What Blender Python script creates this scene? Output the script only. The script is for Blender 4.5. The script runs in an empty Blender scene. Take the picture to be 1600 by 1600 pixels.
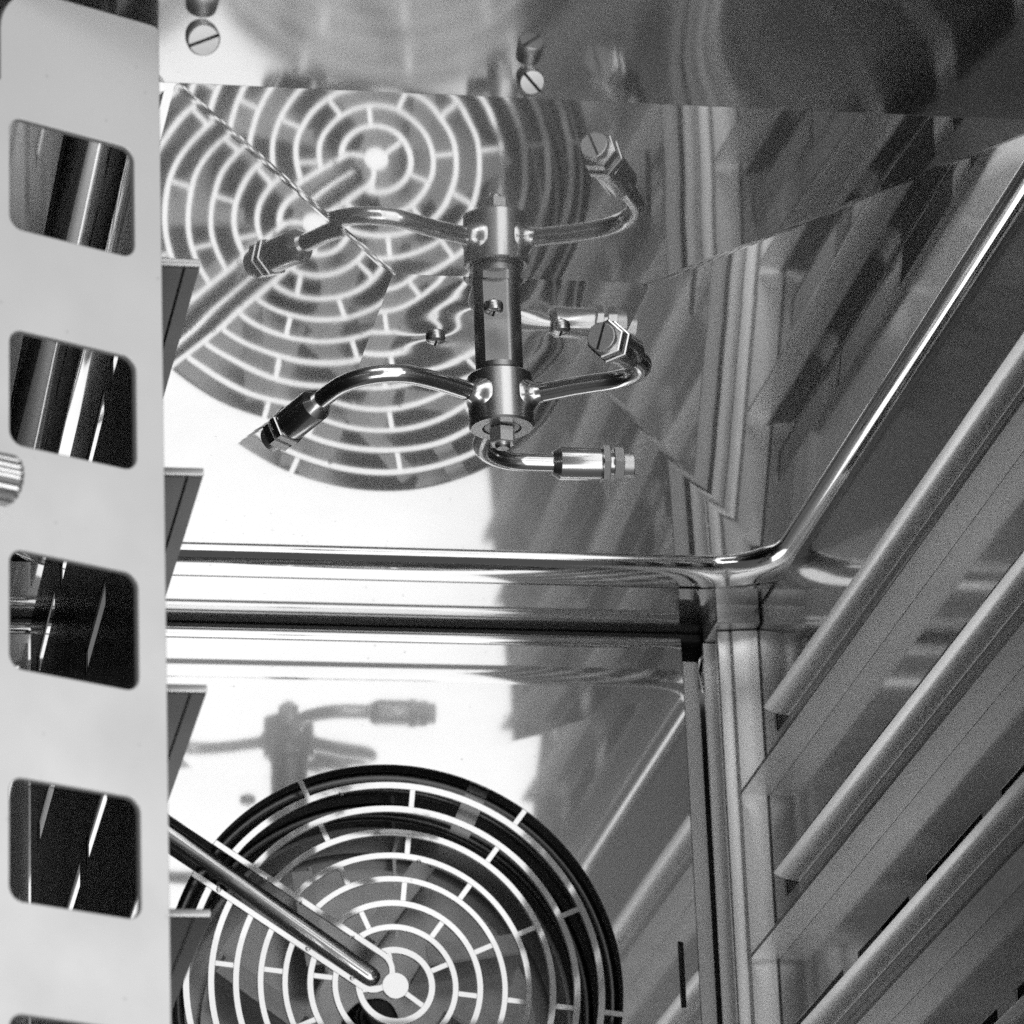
import bpy, bmesh, math, random
from mathutils import Vector, Matrix
random.seed(7)
PI = math.pi
sc = bpy.context.scene
col = sc.collection

# ------------------------------------------------------------------ camera
cam_d = bpy.data.cameras.new('camera')
cam = bpy.data.objects.new('camera', cam_d); col.objects.link(cam)
RT = Vector((0.98400, -0.17419, -0.03800)); DN = Vector((0.02760, 0.35970, -0.93270)); FW = Vector((0.17610, 0.91670, 0.35880))
m = Matrix.Identity(4)
for i in range(3):
    m[i][0] = RT[i]; m[i][1] = -DN[i]; m[i][2] = -FW[i]
cam.matrix_world = m
cam_d.sensor_width = 36.0
cam_d.lens = 7333.87 / 1600 * 36.0
cam_d.clip_start = 0.05; cam_d.clip_end = 50
cam_d.dof.use_dof = True; cam_d.dof.focus_distance = 2.06; cam_d.dof.aperture_fstop = 25
sc.camera = cam

# ------------------------------------------------------------------ light
w = bpy.data.worlds.new('World'); sc.world = w; w.use_nodes = True
bg = w.node_tree.nodes['Background']; bg.inputs[0].default_value = (1, 1, 1, 1); bg.inputs[1].default_value = 0.085
def softbox(name, loc, aim, sx, sy, power):
    l = bpy.data.lights.new(name, 'AREA'); l.shape = 'RECTANGLE'; l.size = sx; l.size_y = sy; l.energy = power
    o = bpy.data.objects.new(name, l); col.objects.link(o); o.location = loc
    o.rotation_euler = (Vector(aim) - Vector(loc)).to_track_quat('-Z', 'Y').to_euler()
    return o
softbox('softbox_front', (1.02, -0.9, -0.75), (0.40, 2.0, 0.5), 1.85, 3.3, 28)
softbox('added_fill_side', (1.9, 0.25, 0.85), (0.15, 1.5, 0.64), 1.5, 1.5, 15)  # added fill that brightens the pierced upright
softbox('added_fill_low', (-0.45, -0.3, -1.35), (0.48, 1.95, 0.7), 1.6, 1.3, 13)  # added fill from below for the runners and corner post
sc.view_settings.view_transform = 'Standard'; sc.view_settings.look = 'None'
sc.view_settings.exposure = 0; sc.view_settings.gamma = 1
sc.cycles.use_denoising = False
sc.cycles.max_bounces = 16; sc.cycles.glossy_bounces = 12; sc.cycles.diffuse_bounces = 4
sc.cycles.sample_clamp_indirect = 4
sc.cycles.blur_glossy = 0.2

# ------------------------------------------------------------------ materials
def steel(name, base=0.7, rough=0.1, haze=0.0, haze_rough=0.4, wave=0.0, wave_scale=6.0, grain=0.0, grain_axis=None, dirt=0.0, haze_base=None):
    mt = bpy.data.materials.new(name); mt.use_nodes = True
    nt = mt.node_tree; nd = nt.nodes; lk = nt.links
    p = nd['Principled BSDF']; out = nd['Material Output']
    p.inputs['Metallic'].default_value = 1.0; p.inputs['Base Color'].default_value = (base, base, base, 1)
    p.inputs['Roughness'].default_value = rough
    tc = nd.new('ShaderNodeTexCoord')
    nrm = None
    if wave > 0:
        nz = nd.new('ShaderNodeTexNoise'); nz.inputs['Scale'].default_value = wave_scale; nz.inputs['Detail'].default_value = 1.0
        bp = nd.new('ShaderNodeBump'); bp.inputs['Strength'].default_value = 1.0; bp.inputs['Distance'].default_value = wave
        lk.new(tc.outputs['Object'], nz.inputs['Vector']); lk.new(nz.outputs['Fac'], bp.inputs['Height'])
        nrm = bp
    if grain > 0:
        mp = nd.new('ShaderNodeMapping'); s = [900, 900, 900]
        s[grain_axis] = 8; mp.inputs['Scale'].default_value = s
        n2 = nd.new('ShaderNodeTexNoise'); n2.inputs['Scale'].default_value = 1.0; n2.inputs['Detail'].default_value = 2.0
        b2 = nd.new('ShaderNodeBump'); b2.inputs['Strength'].default_value = 1.0; b2.inputs['Distance'].default_value = grain
        lk.new(tc.outputs['Object'], mp.inputs['Vector']); lk.new(mp.outputs['Vector'], n2.inputs['Vector']); lk.new(n2.outputs['Fac'], b2.inputs['Height'])
        if nrm: lk.new(nrm.outputs['Normal'], b2.inputs['Normal'])
        nrm = b2
    if nrm: lk.new(nrm.outputs['Normal'], p.inputs['Normal'])
    # faint cloudy wear on the roughness
    n3 = nd.new('ShaderNodeTexNoise'); n3.inputs['Scale'].default_value = 22; n3.inputs['Detail'].default_value = 4
    mr = nd.new('ShaderNodeMapRange'); mr.inputs['To Min'].default_value = rough * 0.75; mr.inputs['To Max'].default_value = rough * 1.35
    lk.new(tc.outputs['Object'], n3.inputs['Vector']); lk.new(n3.outputs['Fac'], mr.inputs['Value']); lk.new(mr.outputs['Result'], p.inputs['Roughness'])
    n4 = nd.new('ShaderNodeTexNoise'); n4.inputs['Scale'].default_value = 14; n4.inputs['Detail'].default_value = 6; n4.inputs['Roughness'].default_value = 0.65
    m4 = nd.new('ShaderNodeMapRange'); m4.inputs['From Min'].default_value = 0.3; m4.inputs['From Max'].default_value = 0.7; m4.inputs['To Min'].default_value = base * 0.93; m4.inputs['To Max'].default_value = base
    vo = nd.new('ShaderNodeTexVoronoi'); vo.inputs['Scale'].default_value = 95
    m5 = nd.new('ShaderNodeMapRange'); m5.inputs['From Min'].default_value = 0.045; m5.inputs['From Max'].default_value = 0.075; m5.inputs['To Min'].default_value = 0.72; m5.inputs['To Max'].default_value = 1.0
    mu = nd.new('ShaderNodeMath'); mu.operation = 'MULTIPLY'
    lk.new(tc.outputs['Object'], n4.inputs['Vector']); lk.new(tc.outputs['Object'], vo.inputs['Vector'])
    lk.new(n4.outputs['Fac'], m4.inputs['Value']); lk.new(vo.outputs['Distance'], m5.inputs['Value'])
    lk.new(m4.outputs['Result'], mu.inputs[0]); lk.new(m5.outputs['Result'], mu.inputs[1]); lk.new(mu.outputs[0], p.inputs['Base Color'])
    last = p
    if haze > 0:
        g = nd.new('ShaderNodeBsdfPrincipled'); g.inputs['Metallic'].default_value = 1.0
        hb = base if haze_base is None else haze_base
        g.inputs['Base Color'].default_value = (hb, hb, hb, 1); g.inputs['Roughness'].default_value = haze_rough
        mx = nd.new('ShaderNodeMixShader'); mx.inputs[0].default_value = haze
        lk.new(p.outputs[0], mx.inputs[1]); lk.new(g.outputs[0], mx.inputs[2]); last = mx
        if nrm: lk.new(nrm.outputs['Normal'], g.inputs['Normal'])
    lk.new(last.outputs[0], out.inputs['Surface'])
    return mt
def flat(name, base, rough=0.6, spec=0.5):
    mt = bpy.data.materials.new(name); mt.use_nodes = True
    nt = mt.node_tree; p = nt.nodes['Principled BSDF']
    p.inputs['Roughness'].default_value = rough; p.inputs['Specular IOR Level'].default_value = spec
    tc = nt.nodes.new('ShaderNodeTexCoord'); nz = nt.nodes.new('ShaderNodeTexNoise'); nz.inputs['Scale'].default_value = 60; nz.inputs['Detail'].default_value = 5
    cr = nt.nodes.new('ShaderNodeMapRange'); cr.inputs['To Min'].default_value = base * 0.85; cr.inputs['To Max'].default_value = base * 1.15
    nt.links.new(tc.outputs['Object'], nz.inputs['Vector']); nt.links.new(nz.outputs['Fac'], cr.inputs['Value']); nt.links.new(cr.outputs['Result'], p.inputs['Base Color'])
    return mt
M = dict(
    ceiling=steel('mirror_ceiling_steel', 0.86, 0.035, haze=0.17, haze_rough=0.36, haze_base=0.88, wave=0.00015, wave_scale=11),
    flange=steel('mirror_flange_steel', 0.75, 0.075, haze=0.16, haze_rough=0.35, wave=0.00025, wave_scale=7),
    bead=steel('polished_bead_steel', 0.85, 0.06, wave=0.00004, wave_scale=30),
    baffle=steel('bright_baffle_steel', 0.88, 0.035, haze=0.22, haze_rough=0.3, wave=0.00010, wave_scale=8),
    rack=steel('brushed_rack_steel', 0.46, 0.10, haze=0.35, haze_rough=0.42, wave=0.00006, wave_scale=14, grain=0.000008, grain_axis=1),
    lip=steel('lit_lip_steel', 0.92, 0.30, haze=0.5, haze_rough=0.55),  # paler copy of the rack steel, light on the lower runners put into the colour
    runner=steel('satin_runner_steel', 0.72, 0.24, haze=0.4, haze_rough=0.5),
    post=steel('satin_post_steel', 0.95, 0.30, haze=0.5, haze_rough=0.55),
    plate=steel('matt_upright_steel', 0.85, 0.5, haze=0.5, haze_rough=0.7),
    chrome=steel('chromed_tube_steel', 0.9, 0.06, haze=0.35, haze_rough=0.33, wave=0.00003, wave_scale=120),
    hub=steel('turned_hub_steel', 0.78, 0.2, haze=0.45, haze_rough=0.4),
    screwhead=steel('matt_screw_steel', 0.9, 0.4, haze=0.4, haze_rough=0.6),
    shaft=steel('grey_shaft_steel', 0.5, 0.36, haze=0.3, haze_rough=0.5),
    nozzle=steel('turned_nozzle_steel', 0.82, 0.16, haze=0.35, haze_rough=0.4),
    dark=steel('shaded_inner_steel', 0.05, 0.45),  # near-black base paints the shade of the enclosed side gaps; fan hub shares it
    chamber=steel('dull_chamber_steel', 0.5, 0.22, haze=0.5, haze_rough=0.5, wave=0.0003, wave_scale=12),
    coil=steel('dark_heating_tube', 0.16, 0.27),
    rack_back=steel('shaded_left_rack_steel', 0.07, 0.25, haze=0.4, haze_rough=0.5),  # darker copy of the rack steel, shade behind upright and on left runners painted in
    fan=steel('grey_fan_steel', 0.42, 0.28, haze=0.4, haze_rough=0.5),
    rubber=flat('black_seal_rubber', 0.02, 0.5),
    slot=flat('near_black_slot', 0.015, 0.8),  # near-black bars in place of cut slots, and the sheet behind the gap
)

# ------------------------------------------------------------------ helpers
def obj(name, me, mat=None, parent=None):
    o = bpy.data.objects.new(name, me); col.objects.link(o)
    if mat is not None:
        me.materials.clear(); me.materials.append(mat)
    if parent is not None: o.parent = parent
    return o
def mesh_bm(name, bm, smooth=None):
    bmesh.ops.recalc_face_normals(bm, faces=bm.faces)
    me = bpy.data.meshes.new(name); bm.to_mesh(me); bm.free()
    if smooth is not None:
        for p in me.polygons: p.use_smooth = True
        me.set_sharp_from_angle(angle=math.radians(smooth))
    return me
def thing(name, label, cat, loc=(0, 0, 0), group=None):
    o = bpy.data.objects.new(name, None); col.objects.link(o); o.location = loc
    o['label'] = label; o['category'] = cat
    if group: o['group'] = group
    return o
def tag(o, label, cat, group=None):
    o['label'] = label; o['category'] = cat
    if group: o['group'] = group
    return o
def box_bm(x0, x1, y0, y1, z0, z1, bev=0.0, bm=None):
    b = bm or bmesh.new()
    r = bmesh.ops.create_cube(b, size=1.0)
    vs = r['verts']
    for v in vs:
        v.co = Vector(((x0 + x1) / 2 + v.co.x * (x1 - x0), (y0 + y1) / 2 + v.co.y * (y1 - y0), (z0 + z1) / 2 + v.co.z * (z1 - z0)))
    if bev > 0:
        es = list({e for v in vs for e in v.link_edges})
        bmesh.ops.bevel(b, geom=es, offset=bev, segments=3, profile=0.5, affect='EDGES')
    return b
def box(name, x0, x1, y0, y1, z0, z1, mat, parent=None, bev=0.0):
    return obj(name, mesh_bm(name, box_bm(x0, x1, y0, y1, z0, z1, bev), 40 if bev else None), mat, parent)
def frame_from(d):
    d = Vector(d).normalized(); a = Vector((0, 0, 1)) if abs(d.z) < 0.9 else Vector((1, 0, 0))
    u = d.cross(a).normalized(); v = d.cross(u).normalized()
    return d, u, v
def lathe_bm(p0, d, prof, n=48, bm=None):
    """prof: list of (t along d, radius)"""
    b = bm or bmesh.new(); p0 = Vector(p0); d, u, v = frame_from(d)
    rings = []
    for t, r in prof:
        if r <= 1e-7: rings.append([b.verts.new(p0 + d * t)])
        else: rings.append([b.verts.new(p0 + d * t + (u * math.cos(2 * PI * k / n) + v * math.sin(2 * PI * k / n)) * r) for k in range(n)])
    for A, B in zip(rings, rings[1:]):
        if len(A) == 1 and len(B) == 1: continue
        for k in range(n):
            k2 = (k + 1) % n
            if len(A) == 1: b.faces.new((A[0], B[k], B[k2]))
            elif len(B) == 1: b.faces.new((A[k], A[k2], B[0]))
            else: b.faces.new((A[k], A[k2], B[k2], B[k]))
    return b
def lathe(name, p0, d, prof, mat, parent=None, n=48, smooth=35):
    return obj(name, mesh_bm(name, lathe_bm(p0, d, prof, n), smooth), mat, parent)
def hexnut_bm(p0, d, r, h, ch=0.0003, rot=0.0, bm=None):
    b = bm or bmesh.new(); p0 = Vector(p0); d, u, v = frame_from(d)
    rings = []
    for t, rr in ((0, 0), (0, r - 2 * ch), (ch, r), (h - ch, r), (h, r - 2 * ch), (h, 0)):
        if rr == 0: rings.append([b.verts.new(p0 + d * t)])
        else: rings.append([b.verts.new(p0 + d * t + (u * math.cos(PI / 3 * k + rot) + v * math.sin(PI / 3 * k + rot)) * rr) for k in range(6)])
    for A, B in zip(rings, rings[1:]):
        for k in range(6):
            k2 = (k + 1) % 6
            if len(A) == 1: b.faces.new((A[0], B[k], B[k2]))
            elif len(B) == 1: b.faces.new((A[k], A[k2], B[0]))
            else: b.faces.new((A[k], A[k2], B[k2], B[k]))
    return b
def hexnut(name, p0, d, r, h, mat, parent, rot=0.0):
    return obj(name, mesh_bm(name, hexnut_bm(p0, d, r, h, rot=rot)), mat, parent)
def tube_bm(pts, rad, n=24, closed=False, caps=True, bm=None):
    b = bm or bmesh.new(); pts = [Vector(p) for p in pts]; N = len(pts)
    rad = rad if isinstance(rad, (list, tuple)) else [rad] * N
    tang = []
    for i in range(N):
        if closed: t = pts[(i + 1) % N] - pts[i - 1]
        else: t = pts[min(i + 1, N - 1)] - pts[max(i - 1, 0)]
        tang.append(t.normalized())
    _, u, v = frame_from(tang[0]); rings = []
    for i in range(N):
        u = (u - tang[i] * u.dot(tang[i])).normalized(); v = tang[i].cross(u)
        rings.append([b.verts.new(pts[i] + (u * math.cos(2 * PI * k / n) + v * math.sin(2 * PI * k / n)) * rad[i]) for k in range(n)])
    pairs = list(zip(rings, rings[1:])) + ([(rings[-1], rings[0])] if closed else [])
    for A, B in pairs:
        for k in range(n): b.faces.new((A[k], A[(k + 1) % n], B[(k + 1) % n], B[k]))
    if caps and not closed:
        b.faces.new(rings[0][::-1]); b.faces.new(rings[-1])
    return b
def tube(name, pts, rad, mat, parent=None, n=24, closed=False, smooth=60):
    return obj(name, mesh_bm(name, tube_bm(pts, rad, n, closed), smooth), mat, parent)
def extrude_profile(name, prof, y0, y1, mat, parent, smooth=35, thick=0.0012):
    """prof: open polyline of (x, z), a sheet of real thickness running in depth"""
    P = [Vector((x, 0, z)) for x, z in prof]; nrm = []
    for i in range(len(P)):
        t = (P[min(i + 1, len(P) - 1)] - P[max(i - 1, 0)]).normalized()
        nrm.append(Vector((-t.z, 0, t.x)))
    loop = [p + n * thick / 2 for p, n in zip(P, nrm)] + [p - n * thick / 2 for p, n in reversed(list(zip(P, nrm)))]
    b = bmesh.new()
    A = [b.verts.new((p.x, y0, p.z)) for p in loop]; B = [b.verts.new((p.x, y1, p.z)) for p in loop]
    L = len(loop)
    for k in range(L): b.faces.new((A[k], A[(k + 1) % L], B[(k + 1) % L], B[k]))
    h = L // 2
    for R in (A, B):
        for k in range(h - 1): b.faces.new((R[k], R[k + 1], R[L - 2 - k], R[L - 1 - k]))
    return obj(name, mesh_bm(name, b, smooth), mat, parent)
def plate2d(name, loops, thick, fn, mat, parent=None, bev=0.0):
    """flat sheet with holes; loops are closed (u,v) outlines, fn maps (u,v,w) to the place"""
    cu = bpy.data.curves.new(name, 'CURVE'); cu.dimensions = '2D'; cu.fill_mode = 'BOTH'; cu.extrude = thick / 2; cu.bevel_depth = bev; cu.bevel_resolution = 1
    if bev: cu.offset = -bev
    for lp in loops:
        s = cu.splines.new('POLY'); s.points.add(len(lp) - 1); s.use_cyclic_u = True
        for q, (a, c) in zip(s.points, lp): q.co = (a, c, 0, 1)
    t = bpy.data.objects.new('temp', cu); col.objects.link(t)
    dg = bpy.context.evaluated_depsgraph_get()
    me = bpy.data.meshes.new_from_object(t.evaluated_get(dg)); me.name = name
    bpy.data.objects.remove(t); bpy.data.curves.remove(cu)
    for v in me.vertices: v.co = fn(*v.co)
    bm = bmesh.new(); bm.from_mesh(me); bmesh.ops.remove_doubles(bm, verts=bm.verts, dist=1e-6); bmesh.ops.recalc_face_normals(bm, faces=bm.faces); bm.to_mesh(me); bm.free()
    return obj(name, me, mat, parent)
def rrect(u0, u1, v0, v1, r, n=6):
    out = []
    for cx, cy, a in ((u1 - r, v1 - r, 0), (u0 + r, v1 - r, 90), (u0 + r, v0 + r, 180), (u1 - r, v0 + r, 270)):
        for k in range(n + 1):
            t = math.radians(a + 90 * k / n); out.append((cx + r * math.cos(t), cy + r * math.sin(t)))
    return out
def copy_tree(o, parent=None):
    c = o.copy(); col.objects.link(c)
    if parent is not None: c.parent = parent
    for ch in list(o.children): copy_tree(ch, c)
    return c

# ------------------------------------------------------------------ oven cavity
H0 = 0.8030; EH = 0.0085; ZP = H0 + EH
YF = 1.611; XR = 0.5405; XL = 0.177
cavity = thing('oven_cavity', 'polished steel oven cavity with a creased mirror ceiling and rounded rim', 'oven', (0.354, 1.9, H0))
def place(o):
    o.parent = cavity; o.matrix_parent_inverse = Matrix.Translation((-0.354, -1.9, -H0)); return o
# ceiling: rim, four sloping facets, raised centre with dimples where it is screwed
b = bmesh.new()
PX0, PX1, PY0, PY1 = 0.2985, 0.4105, 1.800, 1.912
N = 56
screws = [(0.3273, 1.8650), (0.3472, 1.8310), (0.3803, 1.8498)]
def plat(x, y):
    ex = min(x - PX0, PX1 - x) / 0.02; ey = min(y - PY0, PY1 - y) / 0.02
    fade = max(0, min(1, min(ex, ey))); fade = fade * fade * (3 - 2 * fade)
    z = 0.0
    for sx, sy in screws: z -= 0.00020 * math.exp(-((x - sx) ** 2 + (y - sy) ** 2) / (2 * 0.0085 ** 2))
    z += 0.00035 * math.exp(-((x - 0.353) ** 2 + (y - 1.853) ** 2) / (2 * 0.020 ** 2))
    return ZP + z * fade
G = [[b.verts.new((PX0 + (PX1 - PX0) * i / N, PY0 + (PY1 - PY0) * j / N, plat(PX0 + (PX1 - PX0) * i / N, PY0 + (PY1 - PY0) * j / N))) for i in range(N + 1)] for j in range(N + 1)]
for j in range(N):
    for i in range(N):
        f = b.faces.new((G[j][i], G[j][i + 1], G[j + 1][i + 1], G[j + 1][i])); f.smooth = True
me = bpy.data.meshes.new('raised_centre'); 
bmesh.ops.recalc_face_normals(b, faces=b.faces); b.to_mesh(me); b.free()
place(obj('raised_centre', me, M['ceiling']))
b = bmesh.new()
EO = [(0.1850, YF), (0.5340, YF), (0.5310, 2.104), (0.1830, 2.104)]
ev = [b.verts.new((x, y, H0)) for x, y in EO]
pv = [b.verts.new((x, y, ZP)) for x, y in ((PX0, PY0), (PX1, PY0), (PX1, PY1), (PX0, PY1))]
rim = [b.verts.new((x, y, H0)) for x, y in ((0.08, YF), (0.62, YF), (0.62, 2.1255), (0.08, 2.1255))]
for k in range(4):
    k2 = (k + 1) % 4
    b.faces.new((ev[k], ev[k2], pv[k2], pv[k]))
b.faces.new((rim[0], ev[0], ev[3], rim[3])); b.faces.new((ev[1], rim[1], rim[2], ev[2])); b.faces.new((ev[3], ev[2], rim[2], rim[3]))
ZR = 0.7990
rb2 = [b.verts.new(p) for p in ((0.08, 2.1255, ZR), (0.62, 2.1255, ZR), (0.62, 2.28, ZR), (0.08, 2.28, ZR))]
b.faces.new((rim[3], rim[2], rb2[1], rb2[0])); b.faces.new(rb2)
b.verts.ensure_lookup_table()
hip = [e for e in b.edges if (e.verts[0] in ev and e.verts[1] in pv) or (e.verts[1] in ev and e.verts[0] in pv)]
bmesh.ops.bevel(b, geom=hip, offset=0.0018, segments=4, profile=0.5, affect='EDGES')
place(obj('ceiling_sheet', mesh_bm('ceiling_sheet', b), M['ceiling']))
# front flange sloping down towards the door
b = bmesh.new()
def tilt(x):
    t = max(0.0, min(1.0, (x - 0.36) / 0.11)); t = t * t * (3 - 2 * t)
    return math.tan(math.radians(9.45 - 3.3 * t))
NX = 60; rows = []
for jy in range(9):
    y = YF - 0.0004 - (YF - 1.475) * jy / 8
    rows.append([b.verts.new((0.05 + 0.61 * i / NX, y, H0 - (YF - y) * tilt(0.05 + 0.61 * i / NX))) for i in range(NX + 1)])
for jy in range(8):
    for i in range(NX): b.faces.new((rows[jy][i], rows[jy][i + 1], rows[jy + 1][i + 1], rows[jy + 1][i]))
up = [[b.verts.new(v.co + Vector((0, 0, 0.012))) for v in rw] for rw in (rows[0], rows[-1])]
for rw, u_ in zip((rows[0], rows[-1]), up):
    for i in range(NX): b.faces.new((rw[i], rw[i + 1], u_[i + 1], u_[i]))
for i in range(NX): b.faces.new((up[0][i], up[0][i + 1], up[1][i + 1], up[1][i]))
flange = place(obj('front_flange', mesh_bm('front_flange', b, 30), M['flange']))
# rim bead: half tube following the ceiling edge with rounded corners
def bead_path():
    pts = []; x0, x1, y1, r = 0.1640, 0.5500, 2.1255, 0.046
    pts.append((x0, YF + 0.004)); 
    for k in range(9):
        t = math.radians(180 - 90 * k / 8); pts.append((x0 + r + r * math.cos(t), y1 - r + r * math.sin(t)))
    for k in range(9):
        t = math.radians(90 - 90 * k / 8); pts.append((x1 - r + r * math.cos(t), y1 - r + r * math.sin(t)))
    pts.append((x1, YF + 0.004))
    return [(x, y, H0) for x, y in pts]
bb_ = tube_bm(bead_path(), 0.0175, 48)
for v_ in bb_.verts: v_.co.z = H0 + (v_.co.z - H0) * 0.0068 / 0.0175
place(obj('rim_bead', mesh_bm('rim_bead', bb_, 60), M['bead']))
# walls of the shell
place(box('gap_light_block', 0.5465, 0.6115, 1.560, 1.600, 0.30, 0.788, M['dark']))  # unseen block added to keep light out of the gap behind the rack
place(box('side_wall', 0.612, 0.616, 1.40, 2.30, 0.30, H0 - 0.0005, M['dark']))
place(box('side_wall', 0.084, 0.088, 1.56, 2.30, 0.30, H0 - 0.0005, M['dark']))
place(box('rear_wall', 0.088, 0.612, 2.300, 2.304, 0.30, H0 - 0.0005, M['chamber']))
place(box('chamber_rib', 0.3695, 0.3712, 2.287, 2.2995, 0.66, 0.748, M['post']))
place(box('chamber_plate', 0.3528, 0.3657, 2.296, 2.2995, 0.7102, 0.7238, M['fan'], bev=0.001))
place(box('gap_seal', 0.12, 0.5195, 2.204, 2.215, 0.7940, 0.7988, M['rubber'], bev=0.0015))
place(box('gap_backing', 0.12, 0.60, 2.218, 2.221, 0.775, 0.7988, M['slot']))
place(box('wall_strip', 0.5168, 0.600, 2.191, 2.194, 0.36, 0.7888, M['post']))
# fixing screws of the rotor mount
for sx, sy in screws:
    zc = plat(sx, sy)
    s = place(lathe('screw', (sx, sy, zc + 0.0006), (0, 0, -1), [(0, 0), (0, 0.0041), (0.0014, 0.0044), (0.0026, 0.0040), (0.0034, 0.0028), (0.0037, 0)], M['hub'], n=32))
    c = box('screw_slot', -0.0004, 0.0004, -0.0022, 0.0022, -0.0003, 0.0003, M['slot'], s); c.location = (sx, sy, zc - 0.0031)
# slotted screws in the flange
def slotted_screw(pos, axis, r, ang):
    axis = Vector(axis).normalized()
    s = lathe('slotted_screw', Vector(pos) - axis * 0.0035, axis, [(0, 0), (0, r * 0.92), (0.0035, r), (0.0075, r), (0.0084, r * 0.9), (0.0086, 0)], M['screwhead'], n=40)
    d, u, v = frame_from(axis); g = (u * math.cos(ang) + v * math.sin(ang)); h = d.cross(g)
    bm = box_bm(-0.00055, 0.00055, -r * 0.97, r * 0.97, -0.0006, 0.0002)
    mt = Matrix((h, g, d)).transposed().to_4x4(); mt.translation = Vector(pos) + d * 0.0051
    bmesh.ops.transform(bm, matrix=mt, verts=bm.verts)
    o = obj('screw_slot', mesh_bm('screw_slot', bm), M['slot'], s)
    place(s); return s
slotted_screw((0.1860, 1.5315, 0.7828), (0.05, -0.72, -0.69), 0.0062, 0.45)
slotted_screw((0.3150, 1.5690, 0.7905), (0.05, -0.72, -0.69), 0.0050, -0.75)

# ------------------------------------------------------------------ fan baffle with ring guard
CX, CZ, R0 = 0.3550, 0.6104, 0.1137
baffle = thing('fan_baffle', 'bright steel fan baffle panel with a concentric ring guard cut into it', 'fan baffle', (CX, 2.2, CZ))
def pb(o):
    o.parent = baffle; o.matrix_parent_inverse = Matrix.Translation((-CX, -2.2, -CZ)); return o
TB = 0.0020
fb = lambda u, v, w_: Vector((CX + u, 2.2 + TB / 2 - w_, CZ + v))
SA = math.atan2(0.5643, -0.8256); sd = (math.cos(SA), math.sin(SA)); sn = (-sd[1], sd[0])
HW = 0.0083      # half width of the pipe slot
def sp(t, s): return (sd[0] * t + sn[0] * s, sd[1] * t + sn[1] * s)
ao = math.asin(HW / R0); UE = 0.160
opening = []
NA = 160
for k in range(NA + 1):
    a = SA + ao + (2 * PI - 2 * ao) * k / NA; opening.append((R0 * math.cos(a), R0 * math.sin(a)))
opening += [sp(UE, -HW)] + [sp(UE + HW * math.sin(t), -HW * math.cos(t)) for t in [PI * q / 8 for q in range(1, 8)]] + [sp(UE, HW)]
X0b, X1b, Z0b, Z1b = 0.160 - CX, 0.5075 - CX, 0.36 - CZ, 0.7900 - CZ
slot_hole = rrect(0.4976 - CX, 0.5003 - CX, 0.6005 - CZ, 0.6345 - CZ, 0.0005, 2)
pb(plate2d('panel', [[(X0b, Z0b), (X1b, Z0b), (X1b, Z1b), (X0b, Z1b)], opening, slot_hole], TB - 0.0004, fb, M['baffle'], bev=0.0002))
pb(tube('rolled_edge', [(0.160 + 0.0347 * k, 2.2030, 0.7916) for k in range(11)], 0.0042, M['bead'], n=24))
extr = extrude_profile  # folded side strip
b = bmesh.new()
q = [(0.5078, 2.2002), (0.5156, 2.2011), (0.5164, 2.2180), (0.5150, 2.2180), (0.5148, 2.2030), (0.5078, 2.2022)]
A = [b.verts.new((x, y, 0.36)) for x, y in q]; B = [b.verts.new((x, y, 0.782)) for x, y in q]
for k in range(6): b.faces.new((A[k], A[(k + 1) % 6], B[(k + 1) % 6], B[k]))
b.faces.new((B[0], B[1], B[4], B[5])); b.faces.new((B[1], B[2], B[3], B[4]))
pb(obj('side_fold', mesh_bm('side_fold', b), M['plate']))
rings = [(a_ + 0.00015, c_ - 0.00015) for a_, c_ in [(0.1012, 0.1048), (0.0890, 0.0925), (0.0769, 0.0803), (0.0649, 0.0682), (0.0529, 0.0561), (0.0404, 0.0438), (0.0282, 0.0315), (0.0163, 0.0199)]]
SO = 0.0113     # outer half width of the slot frame
def ring_loop(r0, r1, n=120):
    a1 = math.asin(min(1, SO / r1)); a0 = math.asin(min(1, SO / r0))
    out = [(r1 * math.cos(SA + a1 + (2 * PI - 2 * a1) * k / n), r1 * math.sin(SA + a1 + (2 * PI - 2 * a1) * k / n)) for k in range(n + 1)]
    inn = [(r0 * math.cos(SA + a0 + (2 * PI - 2 * a0) * k / n), r0 * math.sin(SA + a0 + (2 * PI - 2 * a0) * k / n)) for k in range(n + 1)]
    return [out + inn[::-1]]
for r0, r1 in rings:
    pb(plate2d('guard_ring', ring_loop(r0, r1), TB - 0.0003, fb, M['baffle'], bev=0.00015))
# U shaped frame round the pipe slot
fi = [sp(0.1095, HW)] + [sp(0.0135 - HW * math.sin(PI * k / 12), HW * math.cos(PI * k / 12)) for k in range(13)] + [sp(0.1095, -HW)]
t_out = math.sqrt(R0 ** 2 - SO ** 2) - 0.0001; t_in = math.sqrt(R0 ** 2 - HW ** 2) - 0.0001
fi[0] = sp(t_in, HW); fi[-1] = sp(t_in, -HW)
fo = [sp(t_out, SO)] + [sp(0.0135 - SO * math.sin(PI * k / 12), SO * math.cos(PI * k / 12)) for k in range(13)] + [sp(t_out, -SO)]
pb(plate2d('slot_frame', [fo + fi[::-1]], TB - 0.0003, fb, M['baffle'], bev=0.00015))
pb(plate2d('centre_disc', [[(0.0066 * math.cos(2 * PI * k / 40), 0.0066 * math.sin(2 * PI * k / 40)) for k in range(40)]], TB - 0.0001, fb, M['baffle'], bev=0.00015))
edges = [(r, s) for r, s in rings]
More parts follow.
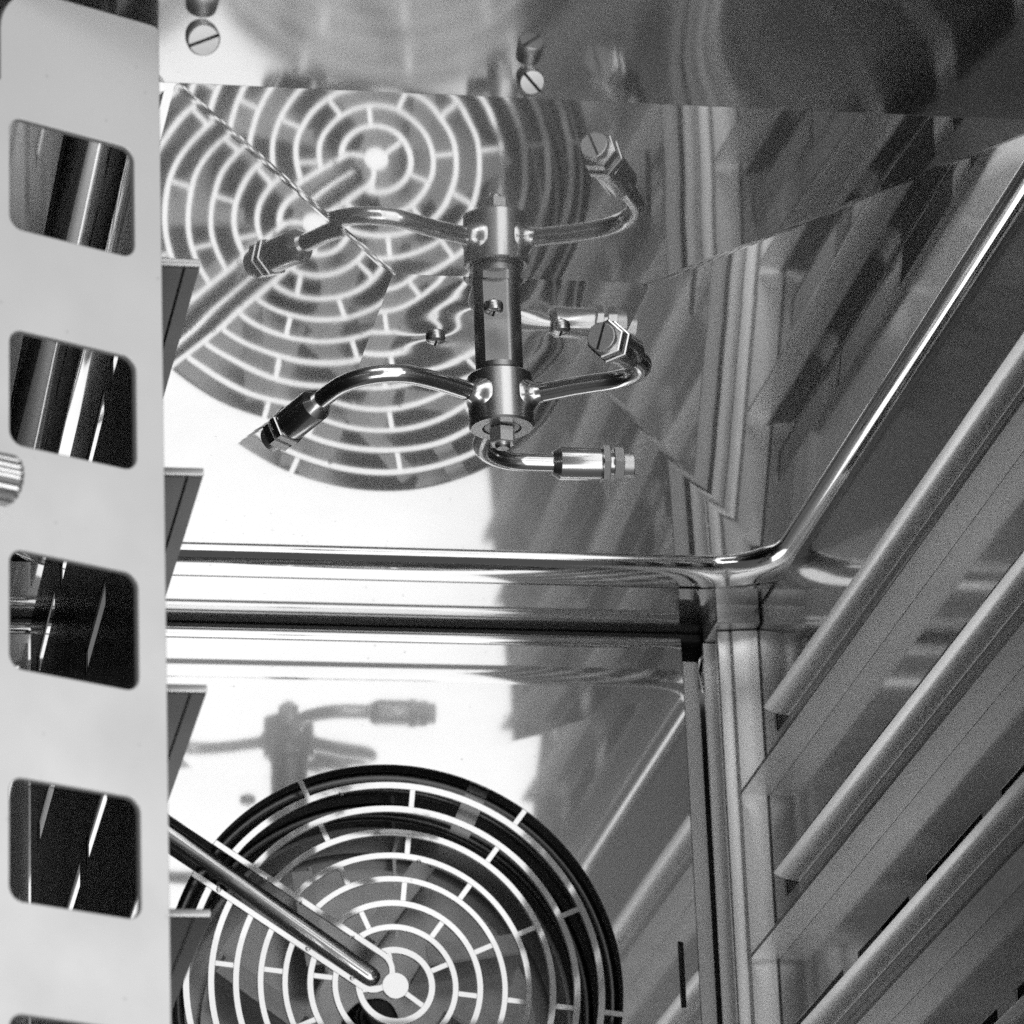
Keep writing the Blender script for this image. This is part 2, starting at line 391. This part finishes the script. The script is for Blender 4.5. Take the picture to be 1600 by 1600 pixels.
def spoke(ra, rb, deg, wd=0.0025):
    a = math.radians(90 - deg); c, s = math.cos(a), math.sin(a)
    q = [(c * ra - s * wd / 2, s * ra + c * wd / 2), (c * ra + s * wd / 2, s * ra - c * wd / 2), (c * rb + s * wd / 2, s * rb - c * wd / 2), (c * rb - s * wd / 2, s * rb + c * wd / 2)]
    pb(plate2d('spoke', [q], TB - 0.0006, fb, M['baffle'], bev=0.0))
sl_deg = math.degrees(PI / 2 - SA) % 360
gaps = [(rings[0][1], R0)] + [(rings[k + 1][1], rings[k][0]) for k in range(7)]
for g, (ra, rb) in enumerate(gaps):
    offs = [-23.2 + 60 * k for k in range(6)] if g % 2 == 0 else [6.6 + 60 * k for k in range(6)]
    if g == 7: offs = [67.0, 187.0, 307.0]
    for dg in offs:
        df = abs((dg - sl_deg + 180) % 360 - 180)
        if math.radians(df) * (ra + rb) / 2 < SO + 0.002 and df < 90: continue
        spoke(ra + 0.00005, rb - 0.00005, dg)
for dg in (127.0, 262.0):
    spoke(0.0064, rings[7][0] + 0.0001, dg, 0.0025)
spoke(0.0064, rings[7][0] + 0.0001, 350.0, 0.0025)

# ------------------------------------------------------------------ pipe in the slot
p0 = Vector((0.3478, 2.2085, 0.6142)); p1 = Vector((0.205, 2.2085, 0.7180))
pipe = lathe('steam_pipe', p0, p1 - p0, [(0, 0), (0.0004, 0.0026), (0.0018, 0.0041), (0.0042, 0.0049), (0.0060, 0.0051), ((p1 - p0).length, 0.0051), ((p1 - p0).length, 0)], M['chrome'], n=40, smooth=60)
tag(pipe, 'slim chrome pipe with a rounded end pointing at the centre of the ring guard', 'pipe')

# ------------------------------------------------------------------ heating element behind the guard
heater = thing('heating_element', 'dark coiled tubular heating element behind the ring guard', 'heating element', (CX, 2.22, CZ))
for (r, y, mr) in ((0.1108, 2.2130, 0.0034), (0.1108, 2.2212, 0.0034), (0.1108, 2.2294, 0.0034), (0.1030, 2.2395, 0.0034), (0.1030, 2.2477, 0.0034)):
    b = tube_bm([(r * math.cos(2 * PI * k / 96), y - 2.22, r * math.sin(2 * PI * k / 96)) for k in range(96)], mr, 14, closed=True)
    obj('heating_coil', mesh_bm('heating_coil', b, 60), M['coil'], heater)
sb = box_bm(-0.0052, 0.0052, -0.0102, -0.0094, 0.088, 0.1150)
bmesh.ops.rotate(sb, verts=sb.verts, cent=(0, 0, 0), matrix=Matrix.Rotation(math.radians(24), 3, 'Y'))
obj('coil_strap', mesh_bm('coil_strap', sb), M['fan'], heater)
# cylindrical shroud round the fan
b = bmesh.new(); n = 96
ra = [b.verts.new((0.0985 * math.cos(2 * PI * k / n), 0.036, 0.0985 * math.sin(2 * PI * k / n))) for k in range(n)]
rb = [b.verts.new((0.0985 * math.cos(2 * PI * k / n), 0.074, 0.0985 * math.sin(2 * PI * k / n))) for k in range(n)]
rc = [b.verts.new((0.0965 * math.cos(2 * PI * k / n), 0.036, 0.0965 * math.sin(2 * PI * k / n))) for k in range(n)]
rd = [b.verts.new((0.0965 * math.cos(2 * PI * k / n), 0.074, 0.0965 * math.sin(2 * PI * k / n))) for k in range(n)]
for P_, Q_ in ((ra, rb), (rc, rd), (ra, rc)):
    for k in range(n): b.faces.new((P_[k], P_[(k + 1) % n], Q_[(k + 1) % n], Q_[k]))
obj('coil_shroud', mesh_bm('coil_shroud', b, 40), M['fan'], heater)

# ------------------------------------------------------------------ fan
fan = thing('circulation_fan', 'grey steel fan wheel with flat blades behind the ring guard', 'fan', (CX, 2.26, CZ))
lathe('back_disc', (0, 0.030, 0), (0, -1, 0), [(0, 0), (0, 0.086), (0.002, 0.086), (0.002, 0)], M['chamber'], fan, n=72)
lathe('hub', (0, 0.028, 0), (0, -1, 0), [(0, 0), (0, 0.015), (0.012, 0.014), (0.014, 0.011), (0.028, 0.010), (0.029, 0.009), (0.029, 0)], M['dark'], fan, n=40)
hexnut('hub_nut', (0, -0.001, 0), (0, -1, 0), 0.0078, 0.007, M['dark'], fan)
blade0 = None
for k in range(8):
    bb = box_bm(-0.0008, 0.0008, -0.006, 0.0278, 0.030, 0.085)
    bmesh.ops.rotate(bb, verts=bb.verts, cent=(0, 0, 0.055), matrix=Matrix.Rotation(math.radians(24), 3, 'Y'))
    bmesh.ops.rotate(bb, verts=bb.verts, cent=(0, 0, 0), matrix=Matrix.Rotation(math.radians(45 * k + 13), 3, 'Y'))
    bl = obj('blade', mesh_bm('blade', bb), M['fan'], fan)
    tb = box_bm(-0.010, 0.0, -0.0068, -0.0058, 0.034, 0.083)
    bmesh.ops.rotate(tb, verts=tb.verts, cent=(0, 0, 0.055), matrix=Matrix.Rotation(math.radians(24), 3, 'Y'))
    bmesh.ops.rotate(tb, verts=tb.verts, cent=(0, 0, 0), matrix=Matrix.Rotation(math.radians(45 * k + 13), 3, 'Y'))
    obj('blade_flange', mesh_bm('blade_flange', tb), M['fan'], bl)

# ------------------------------------------------------------------ racks
PITCH = 0.0842
def rack_sheet(name, x, thick, y0, y1, z0, z1, wins, parent, mat='rack'):
    loops = [[(y0, z0), (y1, z0), (y1, z1), (y0, z1)]] + [rrect(a, c, d, e, 0.0012, 3) for a, c, d, e in wins]
    return plate2d(name, loops, thick, lambda u, v, w_: Vector((x + w_, u, v)), M[mat], parent)
def windows(zlist, spans, h=0.0212):
    return [(a, c, z + 0.0003, z + h) for z in zlist for a, c in spans]
spans = [(2.046, 2.146), (1.925, 2.018), (1.804, 1.897), (1.683, 1.776), (1.585, 1.655)]
right = thing('tray_rack', 'dark steel tray rack wall with pressed runners on the far side of the cavity', 'tray rack', (0, 0, 0))
bars = [0.7253 - PITCH * k for k in range(5)]; lips = [0.7010 - PITCH * k for k in range(5)]
Y1R = 2.185; Y0R = 1.575
rack_sheet('rack_sheet', XR + 0.0007, 0.0013, Y0R, Y1R, 0.37, 0.7972, windows(bars, spans), right)
def bar_prof(x, s, z):
    p = [(0.0003, -0.0042), (0.0004, -0.0022), (0.0008, -0.0010), (0.0016, -0.0004), (0.0032, -0.0002), (0.0060, 0.0002), (0.0090, 0.0010), (0.0115, 0.0021), (0.0134, 0.0034)]
    return [(x - s * a, z + c) for a, c in p]
for z in bars: extrude_profile('upper_runner', bar_prof(XR, 1, z), Y0R + 0.004, 2.1125, M['runner'], right, 50)
for z in lips: extrude_profile('lower_runner', [(XR - 0.0001, z), (XR - 0.009, z), (XR - 0.0146, z)], Y0R + 0.002, 2.1655, M['lip'], right, 30)
for z in lips: box('edge_shade', XR - 0.01500, XR - 0.01465, Y0R + 0.002, 2.1655, z - 0.0004, z + 0.0010, M['coil'], right)  # added dark strip paints the shade line along each lip edge
# front edge fold of the right rack
box('edge_fold', XR - 0.006, XR - 0.0001, Y0R - 0.0012, Y0R - 0.0002, 0.37, 0.7895, M['rack'], right)
left = thing('tray_rack', 'near tray rack with a pale upright pierced by square holes', 'tray rack', (0, 0, 0))
lb = [0.7447 - PITCH * k for k in range(5)]; ll = [0.7203 - PITCH * k for k in range(5)]
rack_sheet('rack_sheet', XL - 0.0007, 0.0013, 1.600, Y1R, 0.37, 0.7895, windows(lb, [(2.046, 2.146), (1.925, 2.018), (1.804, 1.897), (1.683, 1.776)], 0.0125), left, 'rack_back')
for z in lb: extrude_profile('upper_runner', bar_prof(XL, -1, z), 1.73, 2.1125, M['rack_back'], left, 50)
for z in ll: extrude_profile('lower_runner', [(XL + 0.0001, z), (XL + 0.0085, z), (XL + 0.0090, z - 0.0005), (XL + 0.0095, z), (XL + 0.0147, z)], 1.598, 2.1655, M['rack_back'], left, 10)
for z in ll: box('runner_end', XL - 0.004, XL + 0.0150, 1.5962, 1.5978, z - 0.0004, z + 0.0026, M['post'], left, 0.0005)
# pierced upright
PA = Vector((0.1121, 1.490, 0)); PD = Vector((0.8984, 0.4391, 0)); PN = Vector((0.4391, -0.8984, 0))
loops = []
loops.append([(-0.06, 0.33), (0.0622, 0.33), (0.0622, 0.7770)] + [(0.0622 - 0.0012 * k, 0.7770 + 0.0009 * math.sin(PI / 2 * k / 3)) for k in range(1, 4)] + [(-0.004 + 0.018 * math.cos(math.radians(90 + 9 * k)) + 0.018, 0.7600 + 0.018 * math.sin(math.radians(90 + 9 * k))) for k in range(11)] + [(-0.004, 0.740), (-0.012, 0.735), (-0.06, 0.735)])
for k in range(6):
    z1 = 0.7262 - 0.0809 * k
    if z1 - 0.043 > 0.34: loops.append(rrect(0.0, 0.0508, z1 - 0.0425, z1, 0.0050))
plate2d('upright', loops, 0.0020, lambda u, v, w_: PA + PD * u + PN * w_ + Vector((0, 0, v)), M['plate'], left, bev=0.0004)
# knurled thumb screw on the upright
kb = PA + PD * (-0.0385) + PN * 0.013 + Vector((0, 0, 0.5835)); b = bmesh.new()
n = 72; d, u, v = frame_from(PD); ringsk = []
for t, r in ((0.001, 0), (0.001, 0.0082), (0.0018, 0.0089), (0.0310, 0.0089), (0.0325, 0.0082), (0.0325, 0)):
    if r == 0: ringsk.append([b.verts.new(kb + d * t)])
    else: ringsk.append([b.verts.new(kb + d * t + (u * math.cos(2 * PI * k / n) + v * math.sin(2 * PI * k / n)) * (r if k % 4 < 2 else r * 0.95)) for k in range(n)])
for A, B in zip(ringsk, ringsk[1:]):
    for k in range(n):
        k2 = (k + 1) % n
        if len(A) == 1: b.faces.new((A[0], B[k], B[k2]))
        elif len(B) == 1: b.faces.new((A[k], A[k2], B[0]))
        else: b.faces.new((A[k], A[k2], B[k2], B[k]))
obj('thumb_screw', mesh_bm('thumb_screw', b), M['nozzle'], left)

# ------------------------------------------------------------------ corner post
post = thing('corner_post', 'pale upright channel post in the far corner beside the baffle', 'post', (0.53, 2.17, 0.6))
def pp(o):
    o.parent = post; o.matrix_parent_inverse = Matrix.Translation((-0.53, -2.17, -0.6)); return o
for nm, x0, x1 in (('narrow_face', 0.5190, 0.5262), ('wide_face', 0.5264, 0.5403)):
    bm = box_bm(x0, x1, 2.1685, 2.1900, 0.36, 0.7890, 0.0010)
    bmesh.ops.rotate(bm, verts=bm.verts, cent=(0.5403, 2.1685, 0), matrix=Matrix.Rotation(math.radians(-11.0), 3, 'Z'))
    pp(obj(nm, mesh_bm(nm, bm, 40), M['post']))
pp(box('cap', 0.5172, 0.5400, 2.1610, 2.1920, 0.7893, 0.8015, M['fan'], bev=0.0008))
# wire clip holding the baffle
clip = tag(tube('wire_clip', [(0.5165, 2.196, 0.7640), (0.5150, 2.194, 0.7690), (0.5135, 2.193, 0.7745), (0.5148, 2.192, 0.7800), (0.5170, 2.193, 0.7830), (0.5180, 2.195, 0.7800), (0.5172, 2.197, 0.7740), (0.5166, 2.198, 0.7690), (0.5180, 2.196, 0.7655)], 0.0008, M['chrome'], n=10), 'small bent wire clip in the gap between baffle and corner post', 'clip')

# ------------------------------------------------------------------ spray rotor
AX = Vector((0.3530, 1.8529, 0.0)); ZC = plat(0.353, 1.853)
rotor = thing('spray_rotor', 'chrome three armed spray rotor hanging from the mirror ceiling', 'spray rotor', (AX.x, AX.y, ZC))
# shaft with a ground flat facing the door
b = bmesh.new(); n = 64; rs = 0.0104
prof = []
for k in range(n):
    a = 2 * PI * k / n; x, y = rs * math.cos(a), rs * math.sin(a)
    prof.append((x, y))
def shaft_ring(z, cut):
    out = []
    nx, ny = math.cos(math.radians(-103)), math.sin(math.radians(-103))
    for x, y in prof:
        dd = x * nx + y * ny
        if cut and dd > 0.0088: x -= nx * (dd - 0.0088); y -= ny * (dd - 0.0088)
        out.append(b.verts.new((x, y, z)))
    return out
zt = 0.0008
rgs = [shaft_ring(zt, True), shaft_ring(-0.0195, True), shaft_ring(-0.0196, False), shaft_ring(-0.0260, False)]
for A, B in zip(rgs, rgs[1:]):
    for k in range(n): b.faces.new((A[k], A[(k + 1) % n], B[(k + 1) % n], B[k]))
b.faces.new(rgs[-1]); b.faces.new(rgs[0][::-1])
obj('shaft', mesh_bm('shaft', b, 25), M['shaft'], rotor)
HT = -0.0238; HB = -0.0480
lathe('hub', (0, 0, HT), (0, 0, -1), [(0, 0), (0, 0.0136), (0.0007, 0.0143), (HT - HB - 0.0009, 0.0143), (HT - HB, 0.0134), (HT - HB, 0.0086), (HT - HB - 0.002, 0.0082), (HT - HB - 0.002, 0)], M['hub'], rotor, n=72, smooth=30)
lathe('collar', (0, 0, HT + 0.0014), (0, 0, -1), [(0, 0.0104), (0.0002, 0.0118), (0.0013, 0.0118), (0.0013, 0)], M['coil'], rotor, n=48)
lathe('washer', (0, 0, HB + 0.002), (0, 0, -1), [(0, 0), (0, 0.0078), (0.0016, 0.0076), (0.0016, 0)], M['shaft'], rotor, n=40)
hexnut('hub_nut', (0, 0, HB - 0.0002), (0, 0, -1), 0.0058, 0.0072, M['screwhead'], rotor, 0.3)
lathe('bolt_end', (0, 0, HB - 0.0074), (0, 0, -1), [(0, 0), (0, 0.0034), (0.0012, 0.0034), (0.0020, 0.0026), (0.0020, 0)], M['hub'], rotor, n=24)
ZA = -0.0350
def make_arm(deg, D):
    """built along +Y, bending to +X, then turned about the axis"""
    rotm = Matrix.Rotation(math.radians(deg), 3, 'Z')
    P3 = lambda u, v, dz: rotm @ Vector((v, u, ZA + dz))
    path = [P3(0.009, 0, 0), P3(0.020, 0, 0.0004), P3(0.034, 0, 0.0008), P3(0.044, 0, 0.0006)]
    rb_, uc = 0.0240, 0.0475
    for k in range(13):
        t = math.radians(90 * k / 12)
        path.append(P3(uc + rb_ * math.sin(t), rb_ * (1 - math.cos(t)), 0.0004 + 0.35 * D * (k / 12) ** 1.2))
    path += [P3(uc + rb_, rb_ + 0.008, 0.0004 + 0.48 * D), P3(uc + rb_ - 0.0002, rb_ + 0.015, 0.0004 + 0.62 * D)]
    arm = tube('arm', path, 0.0041, M['chrome'], rotor, n=32)
    # weld flare where the tube meets the hub
    lathe('weld_collar', P3(0.0118, 0, 0.0001), rotm @ Vector((0, 1, 0)), [(0, 0.0086), (0.0012, 0.0080), (0.0026, 0.0066), (0.0042, 0.0049), (0.0062, 0.00425), (0.0076, 0.0041)], M['nozzle'], arm, n=40, smooth=80)
    d = (P3(uc + rb_ - 0.0012, rb_ + 0.05, 0.0004 + 1.3 * D) - path[-2]).normalized(); p0 = path[-1] - d * 0.003
    lathe('nozzle_body', p0, d, [(0, 0.0040), (0, 0.0052), (0.0032, 0.0073), (0.0036, 0.0075), (0.0215, 0.0075), (0.0222, 0.0070), (0.0222, 0)], M['nozzle'], arm, n=48)
    hexnut('lock_nut', p0 + d * 0.0223, d, 0.0090, 0.0034, M['nozzle'], arm, 0.2)
    lathe('nozzle_stem', p0 + d * 0.0255, d, [(0, 0), (0, 0.0052), (0.0100, 0.0052), (0.0100, 0)], M['nozzle'], arm, n=32)
    hexnut('lock_nut', p0 + d * 0.0275, d, 0.0082, 0.0046, M['nozzle'], arm, 0.2)
    pl = lathe('nozzle_plug', p0 + d * 0.0322, d, [(0, 0), (0, 0.0060), (0.0043, 0.0060), (0.0046, 0.0057), (0.0046, 0)], M['screwhead'], arm, n=40)
    bm = box_bm(-0.00045, 0.00045, -0.0057, 0.0057, -0.0004, 0.0003)
    dd, uu, vv = frame_from(d); an = math.radians(68); g = uu * math.cos(an) + vv * math.sin(an); h = dd.cross(g)
    mt = Matrix((h, g, dd)).transposed().to_4x4(); mt.translation = p0 + d * 0.0368
    bmesh.ops.transform(bm, matrix=mt, verts=bm.verts)
    obj('plug_slot', mesh_bm('plug_slot', bm), M['slot'], arm)
    return arm
for dg, D in ((0, 0.0), (-120, -0.0085), (120, -0.0085)): make_arm(dg, D)

# ------------------------------------------------------------------ water drops clinging to the guard
water = bpy.data.materials.new('clear_water'); water.use_nodes = True
pw = water.node_tree.nodes['Principled BSDF']; pw.inputs['Transmission Weight'].default_value = 1.0; pw.inputs['IOR'].default_value = 1.33; pw.inputs['Roughness'].default_value = 0.0
tcw = water.node_tree.nodes.new('ShaderNodeTexCoord'); nzw = water.node_tree.nodes.new('ShaderNodeTexNoise'); mrw = water.node_tree.nodes.new('ShaderNodeMapRange')
mrw.inputs['To Max'].default_value = 0.02
water.node_tree.links.new(tcw.outputs['Object'], nzw.inputs['Vector']); water.node_tree.links.new(nzw.outputs['Fac'], mrw.inputs['Value']); water.node_tree.links.new(mrw.outputs['Result'], pw.inputs['Roughness'])
drops = []
for (t, sgn, ro, lb_) in ((0.046, 1, 0.0013, 'water drop in the middle of the upper edge of the pipe slot'), (0.020, 1, 0.0012, 'water drop on the upper edge of the pipe slot, nearest the rounded pipe end'),
        (0.0985, 1, 0.0013, 'water drop where the upper edge of the pipe slot meets the outermost ring'), (0.031, -1, 0.0011, 'water drop on the lower edge of the pipe slot, nearest the rounded pipe end'),
        (0.062, -1, 0.0010, 'water drop halfway along the lower edge of the pipe slot'), (0.082, -1, 0.0013, 'water drop on the lower edge of the pipe slot, farthest from the pipe end')):
    u, v = sp(t, sgn * (HW + 0.0004)); drops.append((u, v - 0.0004, ro, lb_))
for k, dg, ro, lb_ in ((0, -14, 0.0012, 'water drop at the top of the outermost guard ring'), (3, 12, 0.0011, 'water drop on the inner edge of the fourth guard ring from outside')):
    r = rings[k][0] - 0.0002; a = math.radians(90 - dg); drops.append((r * math.cos(a), r * math.sin(a), ro, lb_))
dm = None
for u, v, ro, lb_ in drops:
    if dm is None:
        b = bmesh.new(); bmesh.ops.create_uvsphere(b, u_segments=20, v_segments=12, radius=1.0)
        for q_ in b.verts: q_.co.z = q_.co.z * (1.15 if q_.co.z < 0 else 0.9); q_.co.y *= 0.6
        dm = mesh_bm('water_drop', b, 180); dm.materials.append(water)
    o = bpy.data.objects.new('water_drop', dm); col.objects.link(o); o.location = (CX + u, 2.2 - 0.0003, CZ + v); o.scale = (ro, ro, ro * random.uniform(0.9, 1.3))
    tag(o, lb_, 'water drop', 'water drops on the ring guard')
